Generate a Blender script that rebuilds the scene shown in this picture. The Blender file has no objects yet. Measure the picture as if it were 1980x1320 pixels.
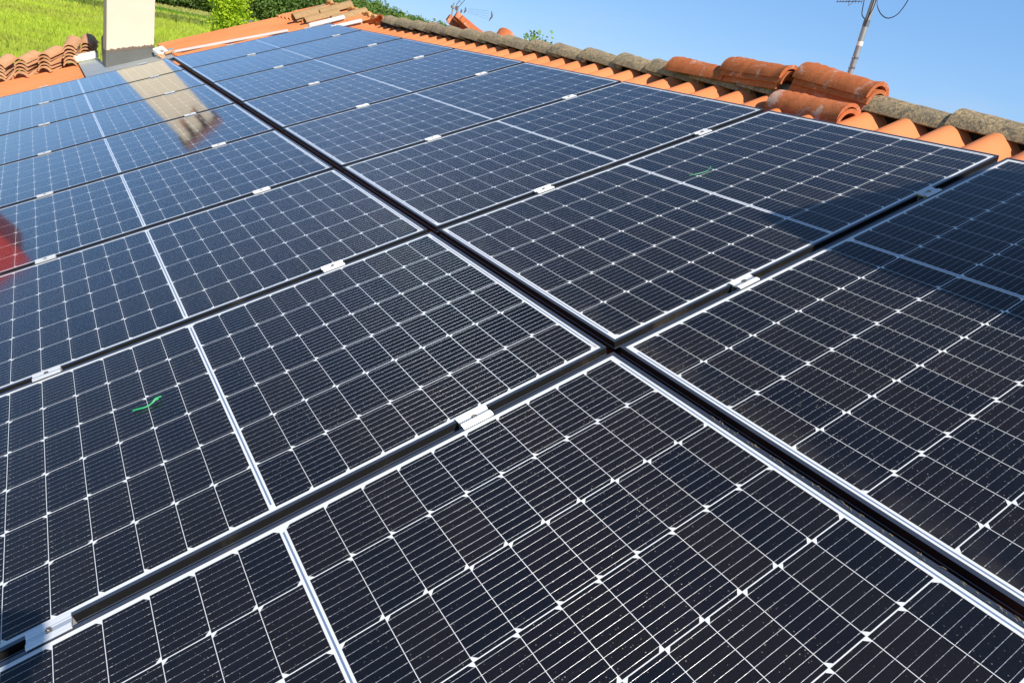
import bpy, bmesh, math, random
import numpy as np
from mathutils import Vector, Matrix
random.seed(7); rng = np.random.default_rng(7)
sc = bpy.context.scene
COL = sc.collection
R = math.radians
SLOPE = R(22)                       # roof pitch; X runs up the slope, Y along the ridge, Z is up
# ---------------------------------------------------------------- camera
cam = bpy.data.cameras.new('camera'); camo = bpy.data.objects.new('camera', cam); COL.objects.link(camo)
cam.sensor_width = 36; cam.lens = 24.397; cam.clip_start = 0.02; cam.clip_end = 5000
rt = Vector((0.83132727, -0.52443542, 0.18401756)); up = Vector((0.05379678, 0.40547055, 0.91252372)); fw = Vector((0.55317346, 0.7487063, -0.36529166))
camo.matrix_world = Matrix(((rt.x, up.x, -fw.x, -1.19245), (rt.y, up.y, -fw.y, -1.19312), (rt.z, up.z, -fw.z, 0.62360), (0, 0, 0, 1)))
sc.camera = camo
# ---------------------------------------------------------------- light
SUN = Vector((0.0535, -0.7409, 0.6695)).normalized()
w = bpy.data.worlds.new('World'); sc.world = w; w.use_nodes = True
nt = w.node_tree; bg = nt.nodes['Background']
sky = nt.nodes.new('ShaderNodeTexSky'); sky.sky_type = 'NISHITA'; sky.sun_disc = False
sky.sun_elevation = math.asin(SUN.z); sky.sun_rotation = math.atan2(SUN.x, SUN.y)
sky.air_density = 1.0; sky.dust_density = 0.2; sky.ozone_density = 3.0; sky.altitude = 1500
mixs = nt.nodes.new('ShaderNodeMix'); mixs.data_type = 'RGBA'; mixs.inputs[7].default_value = (1.45, 3.80, 8.1, 1)   # clear summer air: evens the sky out
skt = nt.nodes.new('ShaderNodeTexCoord'); sks = nt.nodes.new('ShaderNodeSeparateXYZ'); skm = nt.nodes.new('ShaderNodeMapRange'); skm.inputs[1].default_value = 0; skm.inputs[2].default_value = .7; skm.inputs[3].default_value = .62; skm.inputs[4].default_value = .05
nt.links.new(skt.outputs['Generated'], sks.inputs[0]); nt.links.new(sks.outputs[2], skm.inputs[0]); nt.links.new(skm.outputs[0], mixs.inputs[0])
nt.links.new(sky.outputs[0], mixs.inputs[6])
# thin wisps of cloud low over the horizon
ckm = nt.nodes.new('ShaderNodeMapping'); ckm.inputs['Scale'].default_value = (5, 5, 22); cn = nt.nodes.new('ShaderNodeTexNoise'); cn.inputs['Scale'].default_value = 1.6; cn.inputs['Detail'].default_value = 6; cn.inputs['Roughness'].default_value = .62
cr = nt.nodes.new('ShaderNodeMapRange'); cr.inputs[1].default_value = .50; cr.inputs[2].default_value = .80; ce = nt.nodes.new('ShaderNodeMapRange'); ce.inputs[1].default_value = .02; ce.inputs[2].default_value = .11; ce.inputs[3].default_value = .45; ce.inputs[4].default_value = 0
cm = nt.nodes.new('ShaderNodeMath'); cm.operation = 'MULTIPLY'; cx = nt.nodes.new('ShaderNodeMix'); cx.data_type = 'RGBA'; cx.inputs[7].default_value = (4.2, 5.2, 7.2, 1)
skt2 = nt.nodes.new('ShaderNodeTexCoord'); sk2 = nt.nodes.new('ShaderNodeSeparateXYZ'); nt.links.new(skt2.outputs['Generated'], sk2.inputs[0]); nt.links.new(skt2.outputs['Generated'], ckm.inputs[0]); nt.links.new(ckm.outputs[0], cn.inputs['Vector'])
nt.links.new(cn.outputs['Fac'], cr.inputs[0]); nt.links.new(sk2.outputs[2], ce.inputs[0]); nt.links.new(cr.outputs[0], cm.inputs[0]); nt.links.new(ce.outputs[0], cm.inputs[1])
nt.links.new(cm.outputs[0], cx.inputs[0]); nt.links.new(mixs.outputs[2], cx.inputs[6]); nt.links.new(cx.outputs[2], bg.inputs[0]); bg.inputs[1].default_value = 0.09
sl = bpy.data.lights.new('sun', 'SUN'); sl.energy = 4.5; sl.angle = R(0.53); sl.color = (1.0, 0.93, 0.82)
so = bpy.data.objects.new('sun', sl); COL.objects.link(so); so.rotation_euler = SUN.to_track_quat('Z', 'Y').to_euler(); so.location = (0, -20, 30)
sc.view_settings.view_transform = 'Standard'; sc.view_settings.look = 'None'; sc.view_settings.gamma = 1
sc.view_settings.exposure = 0.5

# ---------------------------------------------------------------- helpers
ROOF = Matrix.Rotation(-SLOPE, 4, 'Y')
def rp(u, x, h): return ROOF @ Vector((u, x, h))
def tag(o, label=None, cat=None, group=None, kind=None):
    if label: o['label'] = label
    if cat: o['category'] = cat
    if group: o['group'] = group
    if kind: o['kind'] = kind
    return o
def empty(name, mw=None):
    o = bpy.data.objects.new(name, None); o.empty_display_size = 0.1; COL.objects.link(o)
    if mw is not None: o.matrix_world = mw
    return o
class MB:
    def __init__(s): s.v = []; s.f = []
    def add(s, vs, fs):
        n = len(s.v); s.v += [tuple(p) for p in vs]; s.f += [tuple(i + n for i in f) for f in fs]; return s
    def box(s, a, b, M=None):
        x0, y0, z0 = a; x1, y1, z1 = b
        vs = [(x0,y0,z0),(x1,y0,z0),(x1,y1,z0),(x0,y1,z0),(x0,y0,z1),(x1,y0,z1),(x1,y1,z1),(x0,y1,z1)]
        if M is not None: vs = [tuple(M @ Vector(p)) for p in vs]
        return s.add(vs, [(3,2,1,0),(4,5,6,7),(0,1,5,4),(1,2,6,5),(2,3,7,6),(3,0,4,7)])
    def bevbox(s, a, b, r=0.004, M=None):
        bm = bmesh.new(); bmesh.ops.create_cube(bm, size=1)
        for v in bm.verts:
            v.co = Vector(((a[i] + b[i]) / 2 + v.co[i] * (b[i] - a[i]) for i in range(3)))
        bmesh.ops.bevel(bm, geom=bm.edges[:], offset=r, segments=2, affect='EDGES')
        bm.verts.index_update()
        vs = [tuple(M @ v.co) if M is not None else tuple(v.co) for v in bm.verts]
        fs = [[v.index for v in f.verts] for f in bm.faces]; bm.free()
        return s.add(vs, fs)
    def tube(s, pts, r, n=8, cap=True):
        pts = [Vector(p) for p in pts]; rs = r if isinstance(r, (list, tuple)) else [r] * len(pts)
        vs = []; fs = []
        t0 = (pts[1] - pts[0]).normalized(); ref = Vector((0, 0, 1)) if abs(t0.z) < 0.9 else Vector((1, 0, 0))
        for i, p in enumerate(pts):
            t = (pts[min(i + 1, len(pts) - 1)] - pts[max(i - 1, 0)]).normalized()
            a = t.cross(ref).normalized(); b = t.cross(a).normalized()
            for k in range(n):
                an = 2 * math.pi * k / n; vs.append(p + (a * math.cos(an) + b * math.sin(an)) * rs[i])
        for i in range(len(pts) - 1):
            for k in range(n):
                k2 = (k + 1) % n; fs.append((i*n+k, i*n+k2, (i+1)*n+k2, (i+1)*n+k))
        if cap: fs.append(tuple(range(n))[::-1]); fs.append(tuple((len(pts)-1)*n + k for k in range(n)))
        return s.add(vs, fs)
    def extr(s, prof, axis, a, b):
        """closed profile (list of 2-D points) swept along an axis from a to b"""
        n = len(prof); vs = []
        for t in (a, b):
            for p, q in prof:
                vs.append({'x': (t, p, q), 'y': (p, t, q), 'z': (p, q, t)}[axis])
        fs = [(k, (k+1) % n, n + (k+1) % n, n + k) for k in range(n)] + [tuple(range(n))[::-1], tuple(range(n, 2*n))]
        return s.add(vs, fs)
    def mesh(s, name, mat, smooth=False):
        m = bpy.data.meshes.new(name); m.from_pydata(s.v, [], s.f); m.update()
        bm = bmesh.new(); bm.from_mesh(m); bmesh.ops.recalc_face_normals(bm, faces=bm.faces[:]); bm.to_mesh(m); bm.free()
        if mat: m.materials.append(mat)
        if smooth:
            m.polygons.foreach_set('use_smooth', [True] * len(m.polygons)); 
            if hasattr(m, 'set_sharp_from_angle'): m.set_sharp_from_angle(angle=R(38))
        return m
    def build(s, name, mat, parent=None, mw=None, smooth=False):
        o = bpy.data.objects.new(name, s.mesh(name, mat, smooth)); COL.objects.link(o)
        if parent: o.parent = parent
        if mw is not None:
            if parent: o.matrix_local = mw
            else: o.matrix_world = mw
        return o
def copy_tree(o, mw=None, parent=None):
    c = o.copy(); COL.objects.link(c)
    if parent: c.parent = parent
    if mw is not None: c.matrix_world = mw
    for ch in list(o.children): copy_tree(ch, None, c)
    return c

# ---------------------------------------------------------------- material helpers
class N:
    """small node-expression helper"""
    def __init__(s, name):
        s.m = bpy.data.materials.new(name); s.m.use_nodes = True; s.t = s.m.node_tree
        s.b = s.t.nodes['Principled BSDF']; s.out = s.t.nodes['Material Output']
    def node(s, ty, **kw):
        n = s.t.nodes.new(ty)
        for k, v in kw.items(): setattr(n, k, v)
        return n
    def inp(s, sock, v):
        if isinstance(v, bpy.types.NodeSocket): s.t.links.new(v, sock)
        elif v is not None:
            if sock.type == 'RGBA' and len(v) == 3: v = (*v, 1)
            sock.default_value = v
    def math(s, op, a, b=None, c=None):
        n = s.node('ShaderNodeMath', operation=op); s.inp(n.inputs[0], a)
        if b is not None: s.inp(n.inputs[1], b)
        if c is not None: s.inp(n.inputs[2], c)
        return n.outputs[0]
    def mixc(s, f, a, b, bt='MIX'):
        n = s.node('ShaderNodeMix', data_type='RGBA', blend_type=bt); s.inp(n.inputs[0], f); s.inp(n.inputs[6], a); s.inp(n.inputs[7], b); return n.outputs[2]
    def noise(s, scale, vec=None, detail=3, rough=.55, dist=0):
        n = s.node('ShaderNodeTexNoise'); n.inputs['Scale'].default_value = scale; n.inputs['Detail'].default_value = detail
        n.inputs['Roughness'].default_value = rough; n.inputs['Distortion'].default_value = dist
        if vec is not None: s.t.links.new(vec, n.inputs['Vector'])
        return n.outputs['Fac']
    def ramp(s, f, stops):
        n = s.node('ShaderNodeValToRGB'); s.inp(n.inputs[0], f); e = n.color_ramp.elements
        while len(e) < len(stops): e.new(0.5)
        for i, (p, c) in enumerate(stops):
            e[i].position = p; e[i].color = (*c, 1) if len(c) == 3 else c
        return n.outputs[0]
    def smooth(s, f, a, b):
        n = s.node('ShaderNodeMapRange', interpolation_type='SMOOTHSTEP'); s.inp(n.inputs[0], f); n.inputs[1].default_value = a; n.inputs[2].default_value = b
        return n.outputs[0]
    def obj(s): return s.node('ShaderNodeTexCoord').outputs['Object']
    def world(s): return s.node('ShaderNodeNewGeometry').outputs['Position']
    def bump(s, h, strength=.3, dist=.01, normal=None):
        n = s.node('ShaderNodeBump'); n.inputs['Strength'].default_value = strength; n.inputs['Distance'].default_value = dist; s.inp(n.inputs['Height'], h)
        if normal is not None: s.inp(n.inputs['Normal'], normal)
        return n.outputs[0]
    def set(s, **kw):
        for k, v in kw.items(): s.inp(s.b.inputs[k.replace('_', ' ')], v)
        return s
def simple(name, col, rough=.5, metal=0, var=0.0, scale=30, bump=0, bscale=60):
    n = N(name); v = n.obj()
    c = col
    if var: c = n.mixc(n.noise(scale, v, 4), tuple(max(0, k*(1-var)) for k in col), tuple(k*(1+var) for k in col))
    n.set(Base_Color=c, Roughness=rough, Metallic=metal)
    if bump: n.set(Normal=n.bump(n.noise(bscale, v, 4), bump, .004))
    return n.m

# solar panel size
PW, PL, GX, GU = 1.038, 1.7668, 0.028, 0.0366
PITCH = PW + GX
LIP, FH = 0.0095, 0.036

def cell_material():
    n = N('cell_glass'); tc = n.obj(); sep = n.node('ShaderNodeSeparateXYZ'); n.t.links.new(tc, sep.inputs[0])
    u, x = sep.outputs[0], sep.outputs[1]
    q, p, mid = 0.1665, 0.0852, 0.0066
    M = n.math
    au = M('ABSOLUTE', u); U = M('SUBTRACT', au, mid)
    ci = M('FLOOR', M('DIVIDE', U, p)); v = M('SUBTRACT', U, M('MULTIPLY', ci, p))
    X = M('ADD', x, 3 * q); cj = M('FLOOR', M('DIVIDE', X, q)); wv = M('SUBTRACT', X, M('MULTIPLY', cj, q))
    inside = M('MULTIPLY', M('MULTIPLY', M('GREATER_THAN', U, 0), M('LESS_THAN', U, 10 * p)), M('MULTIPLY', M('GREATER_THAN', X, 0), M('LESS_THAN', X, 6 * q)))
    gu, gx = 0.00062, 0.00108
    du = M('MINIMUM', v, M('SUBTRACT', p, v)); dx = M('MINIMUM', wv, M('SUBTRACT', q, wv))
    # pseudo-square corners: on one end of every half cell, alternating from column to column
    par = M('MODULO', cj, 2.0); vend = M('ADD', M('MULTIPLY', par, v), M('MULTIPLY', M('SUBTRACT', 1.0, par), M('SUBTRACT', p, v)))
    cham = M('GREATER_THAN', M('ADD', vend, dx), 0.0116)
    cell = M('MULTIPLY', M('MULTIPLY', M('GREATER_THAN', du, gu), M('GREATER_THAN', dx, gx)), M('MULTIPLY', inside, cham))
    # round wires along the cell
    nb = 9; bp = q / nb; bl = M('SUBTRACT', M('MODULO', M('ADD', X, 10 * q), bp), bp / 2)
    hw = 0.00026
    t = M('DIVIDE', bl, hw); wire = M('MULTIPLY', M('LESS_THAN', M('ABSOLUTE', t), 1.0), cell)
    # solder dots
    dp = p / 6; dl = M('SUBTRACT', M('MODULO', M('ADD', v, dp * 10.5), dp), dp / 2)
    rr = M('SQRT', M('ADD', M('MULTIPLY', dl, dl), M('MULTIPLY', M('MULTIPLY', bl, bl), 1.0)))
    dot = M('MULTIPLY', M('LESS_THAN', rr, 0.00056), cell)
    dend = M('MULTIPLY', M('MULTIPLY', M('LESS_THAN', M('ABSOLUTE', bl), 0.00045), M('LESS_THAN', M('ABSOLUTE', M('SUBTRACT', du, 0.0065)), 0.0022)), cell)
    dot = M('MAXIMUM', dot, dend)
    # ribbons in the white strips
    rib1 = M('MULTIPLY', M('LESS_THAN', au, 0.0020), M('LESS_THAN', M('ABSOLUTE', x), 0.485))
    rib2 = M('MULTIPLY', M('LESS_THAN', M('ABSOLUTE', M('SUBTRACT', au, 10 * p + mid + 0.0070)), 0.0019), M('LESS_THAN', M('ABSOLUTE', x), 0.47))
    rib = M('MAXIMUM', rib1, rib2)
    # per-cell tint
    comb = n.node('ShaderNodeCombineXYZ'); sg = M('SIGN', u)
    oi = n.node('ShaderNodeObjectInfo').outputs['Random']
    n.inp(comb.inputs[0], M('ADD', M('MULTIPLY', ci, sg), M('MULTIPLY', sg, 20.0))); n.inp(comb.inputs[1], cj); n.inp(comb.inputs[2], M('MULTIPLY', oi, 97.0))
    wn = n.node('ShaderNodeTexWhiteNoise'); n.t.links.new(comb.outputs[0], wn.inputs[0]); rnd = wn.outputs['Value']
    ccol = n.mixc(rnd, (0.0036, 0.0056, 0.0125), (0.0088, 0.0085, 0.0115))
    # fine fingers across the wires
    fing = M('LESS_THAN', M('ABSOLUTE', M('SUBTRACT', M('MODULO', v, 0.0015), 0.00075)), 0.00005)
    ccol = n.mixc(M('MULTIPLY', fing, 0.25), ccol, (0.12, 0.12, 0.13))
    # dust: patchy film and specks
    wp = n.world()
    film = n.smooth(n.noise(2.3, wp, 5, .6), 0.45, 0.85)
    sp = n.node('ShaderNodeTexVoronoi'); sp.inputs['Scale'].default_value = 190; n.t.links.new(wp, sp.inputs['Vector'])
    spr = n.node('ShaderNodeSeparateColor'); n.t.links.new(sp.outputs['Color'], spr.inputs[0])
    speck = M('MULTIPLY', M('LESS_THAN', sp.outputs['Distance'], M('MULTIPLY', spr.outputs[0], 0.24)), M('GREATER_THAN', spr.outputs[1], 0.63))
    pat = n.smooth(n.noise(1.7, wp, 4, .65), 0.40, 0.68)
    speck = M('MULTIPLY', speck, M('ADD', 0.14, M('MULTIPLY', pat, 0.75)))
    low = M('MULTIPLY', n.smooth(M('MULTIPLY', u, -1.0), PL / 2 - .10, PL / 2 - .012), n.smooth(n.noise(14, wp, 4, .6), .3, .7))   # dirt washed down to the lower edge
    drip = n.node('ShaderNodeMapping'); drip.inputs['Scale'].default_value = (1.6, 34, 34); n.t.links.new(tc, drip.inputs[0])
    run = M('MULTIPLY', n.smooth(n.noise(1.0, drip.outputs[0], 3), .56, .80), .022)
    ccol = n.mixc(M('ADD', M('ADD', M('MULTIPLY', film, 0.018), run), M('MULTIPLY', low, .07)), ccol, (0.35, 0.30, 0.24))
    ccol = n.mixc(speck, ccol, n.mixc(spr.outputs[2], (0.42, 0.33, 0.22), (0.35, 0.35, 0.36)))
    white = (0.72, 0.735, 0.75)
    col = n.mixc(cell, white, ccol)
    col = n.mixc(rib, col, (0.15, 0.22, 0.36))  # ribbon metal's sky reflection put into its colour as blue
    wires = M('MAXIMUM', wire, dot)
    col = n.mixc(wire, col, (0.86, 0.86, 0.86))
    col = n.mixc(dot, col, (0.62, 0.60, 0.57))
    gr = n.noise(1500, n.world(), 1)
    col = n.mixc(M('MULTIPLY', M('MULTIPLY', cell, M('SUBTRACT', 1.0, wires)), M('MULTIPLY', n.smooth(gr, .52, .80), .045)), col, (0.55, 0.50, 0.44))
    col = n.mixc(M('MULTIPLY', M('SUBTRACT', 1.0, cell), M('MULTIPLY', film, 0.16)), col, (0.42, 0.36, 0.28))
    # the wire's round section turns its normal from side to side
    geo = n.node('ShaderNodeNewGeometry'); tt = M('MULTIPLY', M('MULTIPLY', n.math('MAXIMUM', n.math('MINIMUM', t, 0.95), -0.95), 1.0), M('MULTIPLY', wire, M('SUBTRACT', 1.0, dot)))
    off = n.node('ShaderNodeCombineXYZ'); n.inp(off.inputs[1], tt)
    sc_ = n.node('ShaderNodeVectorMath', operation='SCALE'); n.t.links.new(geo.outputs['Normal'], sc_.inputs[0]); n.inp(sc_.inputs['Scale'], M('SQRT', M('SUBTRACT', 1.0, M('MULTIPLY', tt, tt))))
    ad = n.node('ShaderNodeVectorMath', operation='ADD'); n.t.links.new(sc_.outputs[0], ad.inputs[0]); n.t.links.new(off.outputs[0], ad.inputs[1])
    wav = None
    rough = M('ADD', M('MULTIPLY', M('SUBTRACT', 1.0, wires), 0.085), M('MULTIPLY', wires, 0.28))
    n.set(Base_Color=col, Roughness=rough, Metallic=M('MULTIPLY', M('MULTIPLY', wires, M('SUBTRACT', 1.0, dot)), 0.9), Normal=ad.outputs[0], Coat_Weight=1.0, Coat_Roughness=0.060, Coat_IOR=1.21, IOR=1.21)
    n.b.inputs['Specular IOR Level'].default_value = 0.5
    return n.m

def frame_material():
    n = N('black_anodised'); v = n.world()
    d = n.smooth(n.noise(9, v, 5, .7), .52, .8)
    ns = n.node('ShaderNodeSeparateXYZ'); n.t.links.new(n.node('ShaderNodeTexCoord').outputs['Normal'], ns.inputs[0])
    top = n.math('GREATER_THAN', ns.outputs[2], .7)          # top: sky reflection painted in as bluish tint, glossier; flanks dark and matt
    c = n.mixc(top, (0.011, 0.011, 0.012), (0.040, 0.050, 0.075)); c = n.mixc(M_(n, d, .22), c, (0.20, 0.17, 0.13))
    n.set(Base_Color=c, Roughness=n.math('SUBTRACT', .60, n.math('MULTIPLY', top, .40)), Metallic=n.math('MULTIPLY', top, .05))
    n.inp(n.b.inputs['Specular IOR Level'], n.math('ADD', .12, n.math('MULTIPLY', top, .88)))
    return n.m
def M_(n, a, k): return n.math('MULTIPLY', a, k)
def alu_material():
    n = N('mill_aluminium'); v = n.obj()
    mp = n.node('ShaderNodeMapping'); mp.inputs['Scale'].default_value = (3, 900, 900); n.t.links.new(v, mp.inputs[0])
    g = n.noise(1, mp.outputs[0], 2)
    n.set(Base_Color=n.mixc(g, (0.62, 0.63, 0.64), (0.80, 0.81, 0.82)), Metallic=0.65, Roughness=0.30, Normal=n.bump(g, .25, .0006))
    return n.m
MAT = {}
MAT['cell'] = cell_material(); MAT['frame'] = frame_material(); MAT['alu'] = alu_material()
MAT['bolt'] = simple('steel_bolt', (.42, .38, .33), .35, .9)
MAT['dark'] = simple('void_shade_black', (.01, .009, .008), .9)
MAT['sticker'] = simple('sticker_print', (.30, .30, .33), .6)

# ---------------------------------------------------------------- solar panels
def make_panel():
    root = empty('solar_panel')
    a, b = PL / 2, PW / 2
    m = MB()
    prof = [(0, 0), (LIP, 0), (LIP, -.0022), (.0025, -.0040), (.0025, -.0330), (.026, -.0335), (.026, -FH), (0, -FH), (0, -.0215), (.0012, -.0205), (.0012, -.0165), (0, -.0155)]
    prof = [(-.0 + p, q) for p, q in prof]
    # long sides (along u), mitre-free: sides run full length, ends butt between them
    m.extr([(-b + p, h) for p, h in prof], 'x', -a, a)
    m.extr([(b - p, h) for p, h in prof][::-1], 'x', -a, a)
    e = b - LIP - .0002
    m.extr([(-a + p, h) for p, h in prof], 'y', -b + .0015, b - .0015)
    m.extr([(a - p, h) for p, h in prof][::-1], 'y', -b + .0015, b - .0015)
    # lift the end bars a hair so their tops never share a plane with the side bars
    n4 = len(prof) * 2
    for i in range(2 * n4, len(m.v)):
        x_, y_, z_ = m.v[i]; sx = -1 if x_ < 0 else 1
        m.v[i] = (x_ + sx * .0006, y_, z_ + .0005)
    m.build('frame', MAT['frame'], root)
    g = MB(); a2, b2 = a - .006, b - .006
    g.add([(-a2, -b2, -.0015), (a2, -b2, -.0015), (a2, b2, -.0015), (-a2, b2, -.0015)], [(0, 1, 2, 3)])
    g.build('glass_face', MAT['cell'], root)
    k = MB(); k.add([(-a2, -b2, -.0075), (a2, -b2, -.0075), (a2, b2, -.0075), (-a2, b2, -.0075)], [(3, 2, 1, 0)])
    k.build('back_sheet', simple('white_backsheet', (.7, .7, .7), .7), root)
    s = MB(); r2 = random.Random(3)
    x0 = -b + .019
    for i in range(16):                                   # printed serial strip near the corner
        wdt = r2.choice((.0009, .0014, .002)); s.add([(a - .0205, x0, -.0011), (a - .0145, x0, -.0011), (a - .0145, x0 + wdt, -.0011), (a - .0205, x0 + wdt, -.0011)], [(0, 1, 2, 3)]); x0 += wdt + r2.choice((.0007, .0013))
    s.build('serial_print', MAT['sticker'], root)
    return root
def panel_mw(row, i):
    xc = i * PITCH + PITCH / 2
    if row == 'low':
        return ROOF @ Matrix.Translation((-PL / 2, xc, 0))
    uu = GU + PL / 2
    eu = Vector((1, 0, -.0145)).normalized(); ex = Vector((.0036, 1, .0006)).normalized(); nn = eu.cross(ex).normalized(); ex = nn.cross(eu)
    o = Vector((uu + .0036 * xc, xc + .0158, -.0093 - .0145 * PL / 2 + .0006 * xc))
    mat = Matrix(((eu.x, ex.x, nn.x, o.x), (eu.y, ex.y, nn.y, o.y), (eu.z, ex.z, nn.z, o.z), (0, 0, 0, 1)))
    return ROOF @ mat
proto = make_panel()
LOWL = ['nearest black solar panel left of the dark gap, filling the bottom of the view',
 'solar panel with a green plastic tie lying on its left half',
 'third solar panel from the camera left of the dark gap',
 'lower row solar panel with a red reflection at its left edge',
 'lower row solar panel with the dark top of the reflected chimney',
 'lower row solar panel third from the chimney, crossed by its cream reflection',
 'second farthest lower row solar panel, crossed by the chimney\'s cream reflection',
 'solar panel directly in front of the cream chimney']
UPL = ['nearest solar panel of the upper row, most of its upper half in shadow',
 'upper row solar panel with a pointed shadow on its corner and a green tie',
 'third solar panel from the camera in the upper row',
 'fourth solar panel from the camera in the upper row along the ridge',
 'fifth solar panel from the camera in the upper row, dusted with brown specks',
 'third farthest solar panel of the upper row, under the old ridge tiles',
 'second farthest solar panel of the upper row, pale blue with sky',
 'farthest solar panel of the upper row, ending against bare orange roof sheet']
first = True
for row, labs in (('low', LOWL), ('up', UPL)):
    for k in range(8):
        i = k - 1; mw = panel_mw(row, i)
        jit = Matrix.Rotation(random.uniform(-.0012, .0012), 4, 'X') @ Matrix.Rotation(random.uniform(-.0008, .0008), 4, 'Y')
        if first: o = proto; o.matrix_world = mw @ jit; first = False
        else: o = copy_tree(proto, mw @ jit)
        tag(o, labs[k], 'solar panel', 'solar panels mounted on the roof')

# ---------------------------------------------------------------- mounting rails and clamps
RAILS = [('low', -.403, .0205), ('low', -1.318, .0165), ('up', .503, .0225), ('up', 1.367, .0265)]
def row_h(row, u, x): return 0.0 if row == 'low' else -.0093 - .0145 * (u - GU) + .0006 * x
rail_lab = ['aluminium mounting rail under the upper half of the lower panel row', 'aluminium mounting rail under the lower half of the lower panel row',
            'aluminium mounting rail under the lower half of the upper panel row', 'aluminium mounting rail under the ridge side of the upper panel row']
for (row, u0, k), lb in zip(RAILS, rail_lab):
    m = MB(); xa, xb = -1.3, 7.62
    for s0 in range(1):
        prof = [(-.02, -.0765), (.02, -.0765), (.02, -.039), (.006, -.039), (.006, -.052), (-.006, -.052), (-.006, -.039), (-.02, -.039)]
        vs = []
        for t in (xa, xb):
            for p, q in prof: vs.append((u0 + k * t + p, t, q + row_h(row, u0, t)))
        n_ = len(prof); m.add(vs, [(j, (j+1) % n_, n_ + (j+1) % n_, n_ + j) for j in range(n_)] + [tuple(range(n_))[::-1], tuple(range(n_, 2*n_))])
    tag(m.build('mounting_rail', MAT['alu'], None, ROOF), lb, 'rail', 'rails under the solar panels')
def make_clamp():
    root = empty('mid_clamp')
    m = MB(); hl = .039; g = GX / 2
    # far flange, U channel, near flange; one folded extrusion
    prof = [(g + .0070, .0012), (g + .0070, .0046)]
    for k in range(5): prof += [(g + .0065 - k * .0023, .0058), (g + .0065 - k * .0023 - .0011, .0046)]
    prof += [(.0082, .0044), (.0070, .0026), (-.0060, .0026), (-.0075, .0052)]
    for k in range(3): prof += [(-.0082 - k * .0030, .0060), (-.0082 - k * .0030 - .0013, .0046)]
    prof += [(-g - .0038, .0056), (-g - .0068, .0022), (-g - .0068, .0012),
            (-g + .0022, .0010), (-g + .0022, -.024), (-g + .0050, -.024), (-g + .0050, -.0012), (g - .0050, -.0012), (g - .0050, -.024), (g - .0022, -.024), (g - .0022, .0010)]
    m.extr(prof, 'x', -hl, hl); m.build('clamp_body', MAT['alu'], root)
    b = MB()
    ring = []
    n = 14
    for (r, z) in ((.0064, .0026), (.0064, .0066), (.0056, .0072), (.0034, .0072), (.0034, .0036)):
        ring.append([(r * math.cos(2*math.pi*j/n), r * math.sin(2*math.pi*j/n), z) for j in range(n)])
    vs = [p for rg in ring for p in rg]
    b.add(vs, [(i*n+j, i*n+(j+1) % n, (i+1)*n+(j+1) % n, (i+1)*n+j) for i in range(4) for j in range(n)] + [tuple(range(4*n, 5*n))])
    b.build('bolt', MAT['bolt'], root)
    return root
pc = make_clamp(); first = True
side = {0: 'lower row, inner rail', 1: 'lower row, outer rail', 2: 'upper row, inner rail', 3: 'upper row, ridge-side rail'}
CL_A = ['sunlit', 'silver', 'silver', 'silver', 'silver', 'silver', 'silver', 'silver']
ordn = ['nearest', 'second nearest', 'third nearest', 'fourth nearest', 'fourth farthest', 'third farthest', 'second farthest']
for ri, (row, u0, k) in enumerate(RAILS):
    nm = ['in the line just left of the dark gap', 'in the line along the left edge', 'in the line just right of the dark gap', 'in the line nearest the ridge tiles'][ri]
    for gi in range(9):
        x = gi * PITCH + (.0158 if row == 'up' else 0) - PITCH * 0
        if gi == 8: continue
        if gi == 7: x -= GX / 2 - .006
        u = u0 + k * x
        h = row_h(row, u, x)
        mw = ROOF @ Matrix.Translation((u, x, h)) @ Matrix.Rotation(random.uniform(-.012, .012), 4, 'Z')
        if row == 'up': mw = mw @ Matrix.Rotation(.0145, 4, 'Y')
        if first: o = pc; o.matrix_world = mw; first = False
        else: o = copy_tree(pc, mw)
        if gi == 7: lb = 'end clamp on the farthest panel edge, ' + nm
        elif ri == 0 and gi == 0: lb = 'blazing white sunlit aluminium clamp, nearest one left of the dark gap'
        else: lb = '%s aluminium clamp %s' % (ordn[gi], nm)
        tag(o, lb, 'clamp', 'clamps between the solar panels')

# ---------------------------------------------------------------- small things on the panels
MAT['green'] = simple('green_plastic', (.02, .35, .11), .45)
def tie(pts, br, lab, rad=.0023):
    m = MB(); m.tube([(u, x, h) for u, x, h in pts], rad, 6)
    m.tube(br, rad * .9, 6)
    tag(m.build('cable_tie_scrap', MAT['green'], None, ROOF, True), lab, 'plastic tie', 'green tie scraps on the panels')
tie([(-1.098, .649, .004), (-1.085, .645, .005), (-1.069, .641, .004), (-1.056, .642, .004), (-1.048, .645, .006), (-1.037, .655, .009), (-1.022, .660, .006)],
    [(-1.056, .642, .004), (-1.048, .642, .007), (-1.038, .646, .010), (-1.030, .649, .008)], 'bright green plastic tie scrap lying across cell lines on the left panel')
tie([(.985, .737, -.018), (1.0, .728, -.017), (1.017, .723, -.018), (1.04, .715, -.017), (1.06, .713, -.016)], [(1.06, .713, -.016), (1.075, .716, -.010), (1.09, .727, -.012), (1.085, .732, -.014)], 'thin green plastic tie scrap on the upper panel beside the pointed shadow', .0013)
m = MB(); m.bevbox((-.345, -.0045, -.020), (-.265, .0015, -.0175), .0006)
tag(m.build('metal_strip', MAT['alu'], None, ROOF), 'thin bright metal strip in the gap just upslope of the blazing clamp', 'strip')
m = MB()
for i in range(60):
    t = random.uniform(-1.0, -.35); u = random.uniform(-.006, -.001); L = random.uniform(.004, .018); a = random.uniform(0, 6.28)
    p = Vector((u, t, .0014)); d = Vector((math.cos(a) * L * .25, math.sin(a) * L, random.uniform(0, .003)))
    m.tube([p, p + d * .5 + Vector((0, 0, .002)), p + d], .0005, 4)
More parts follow.
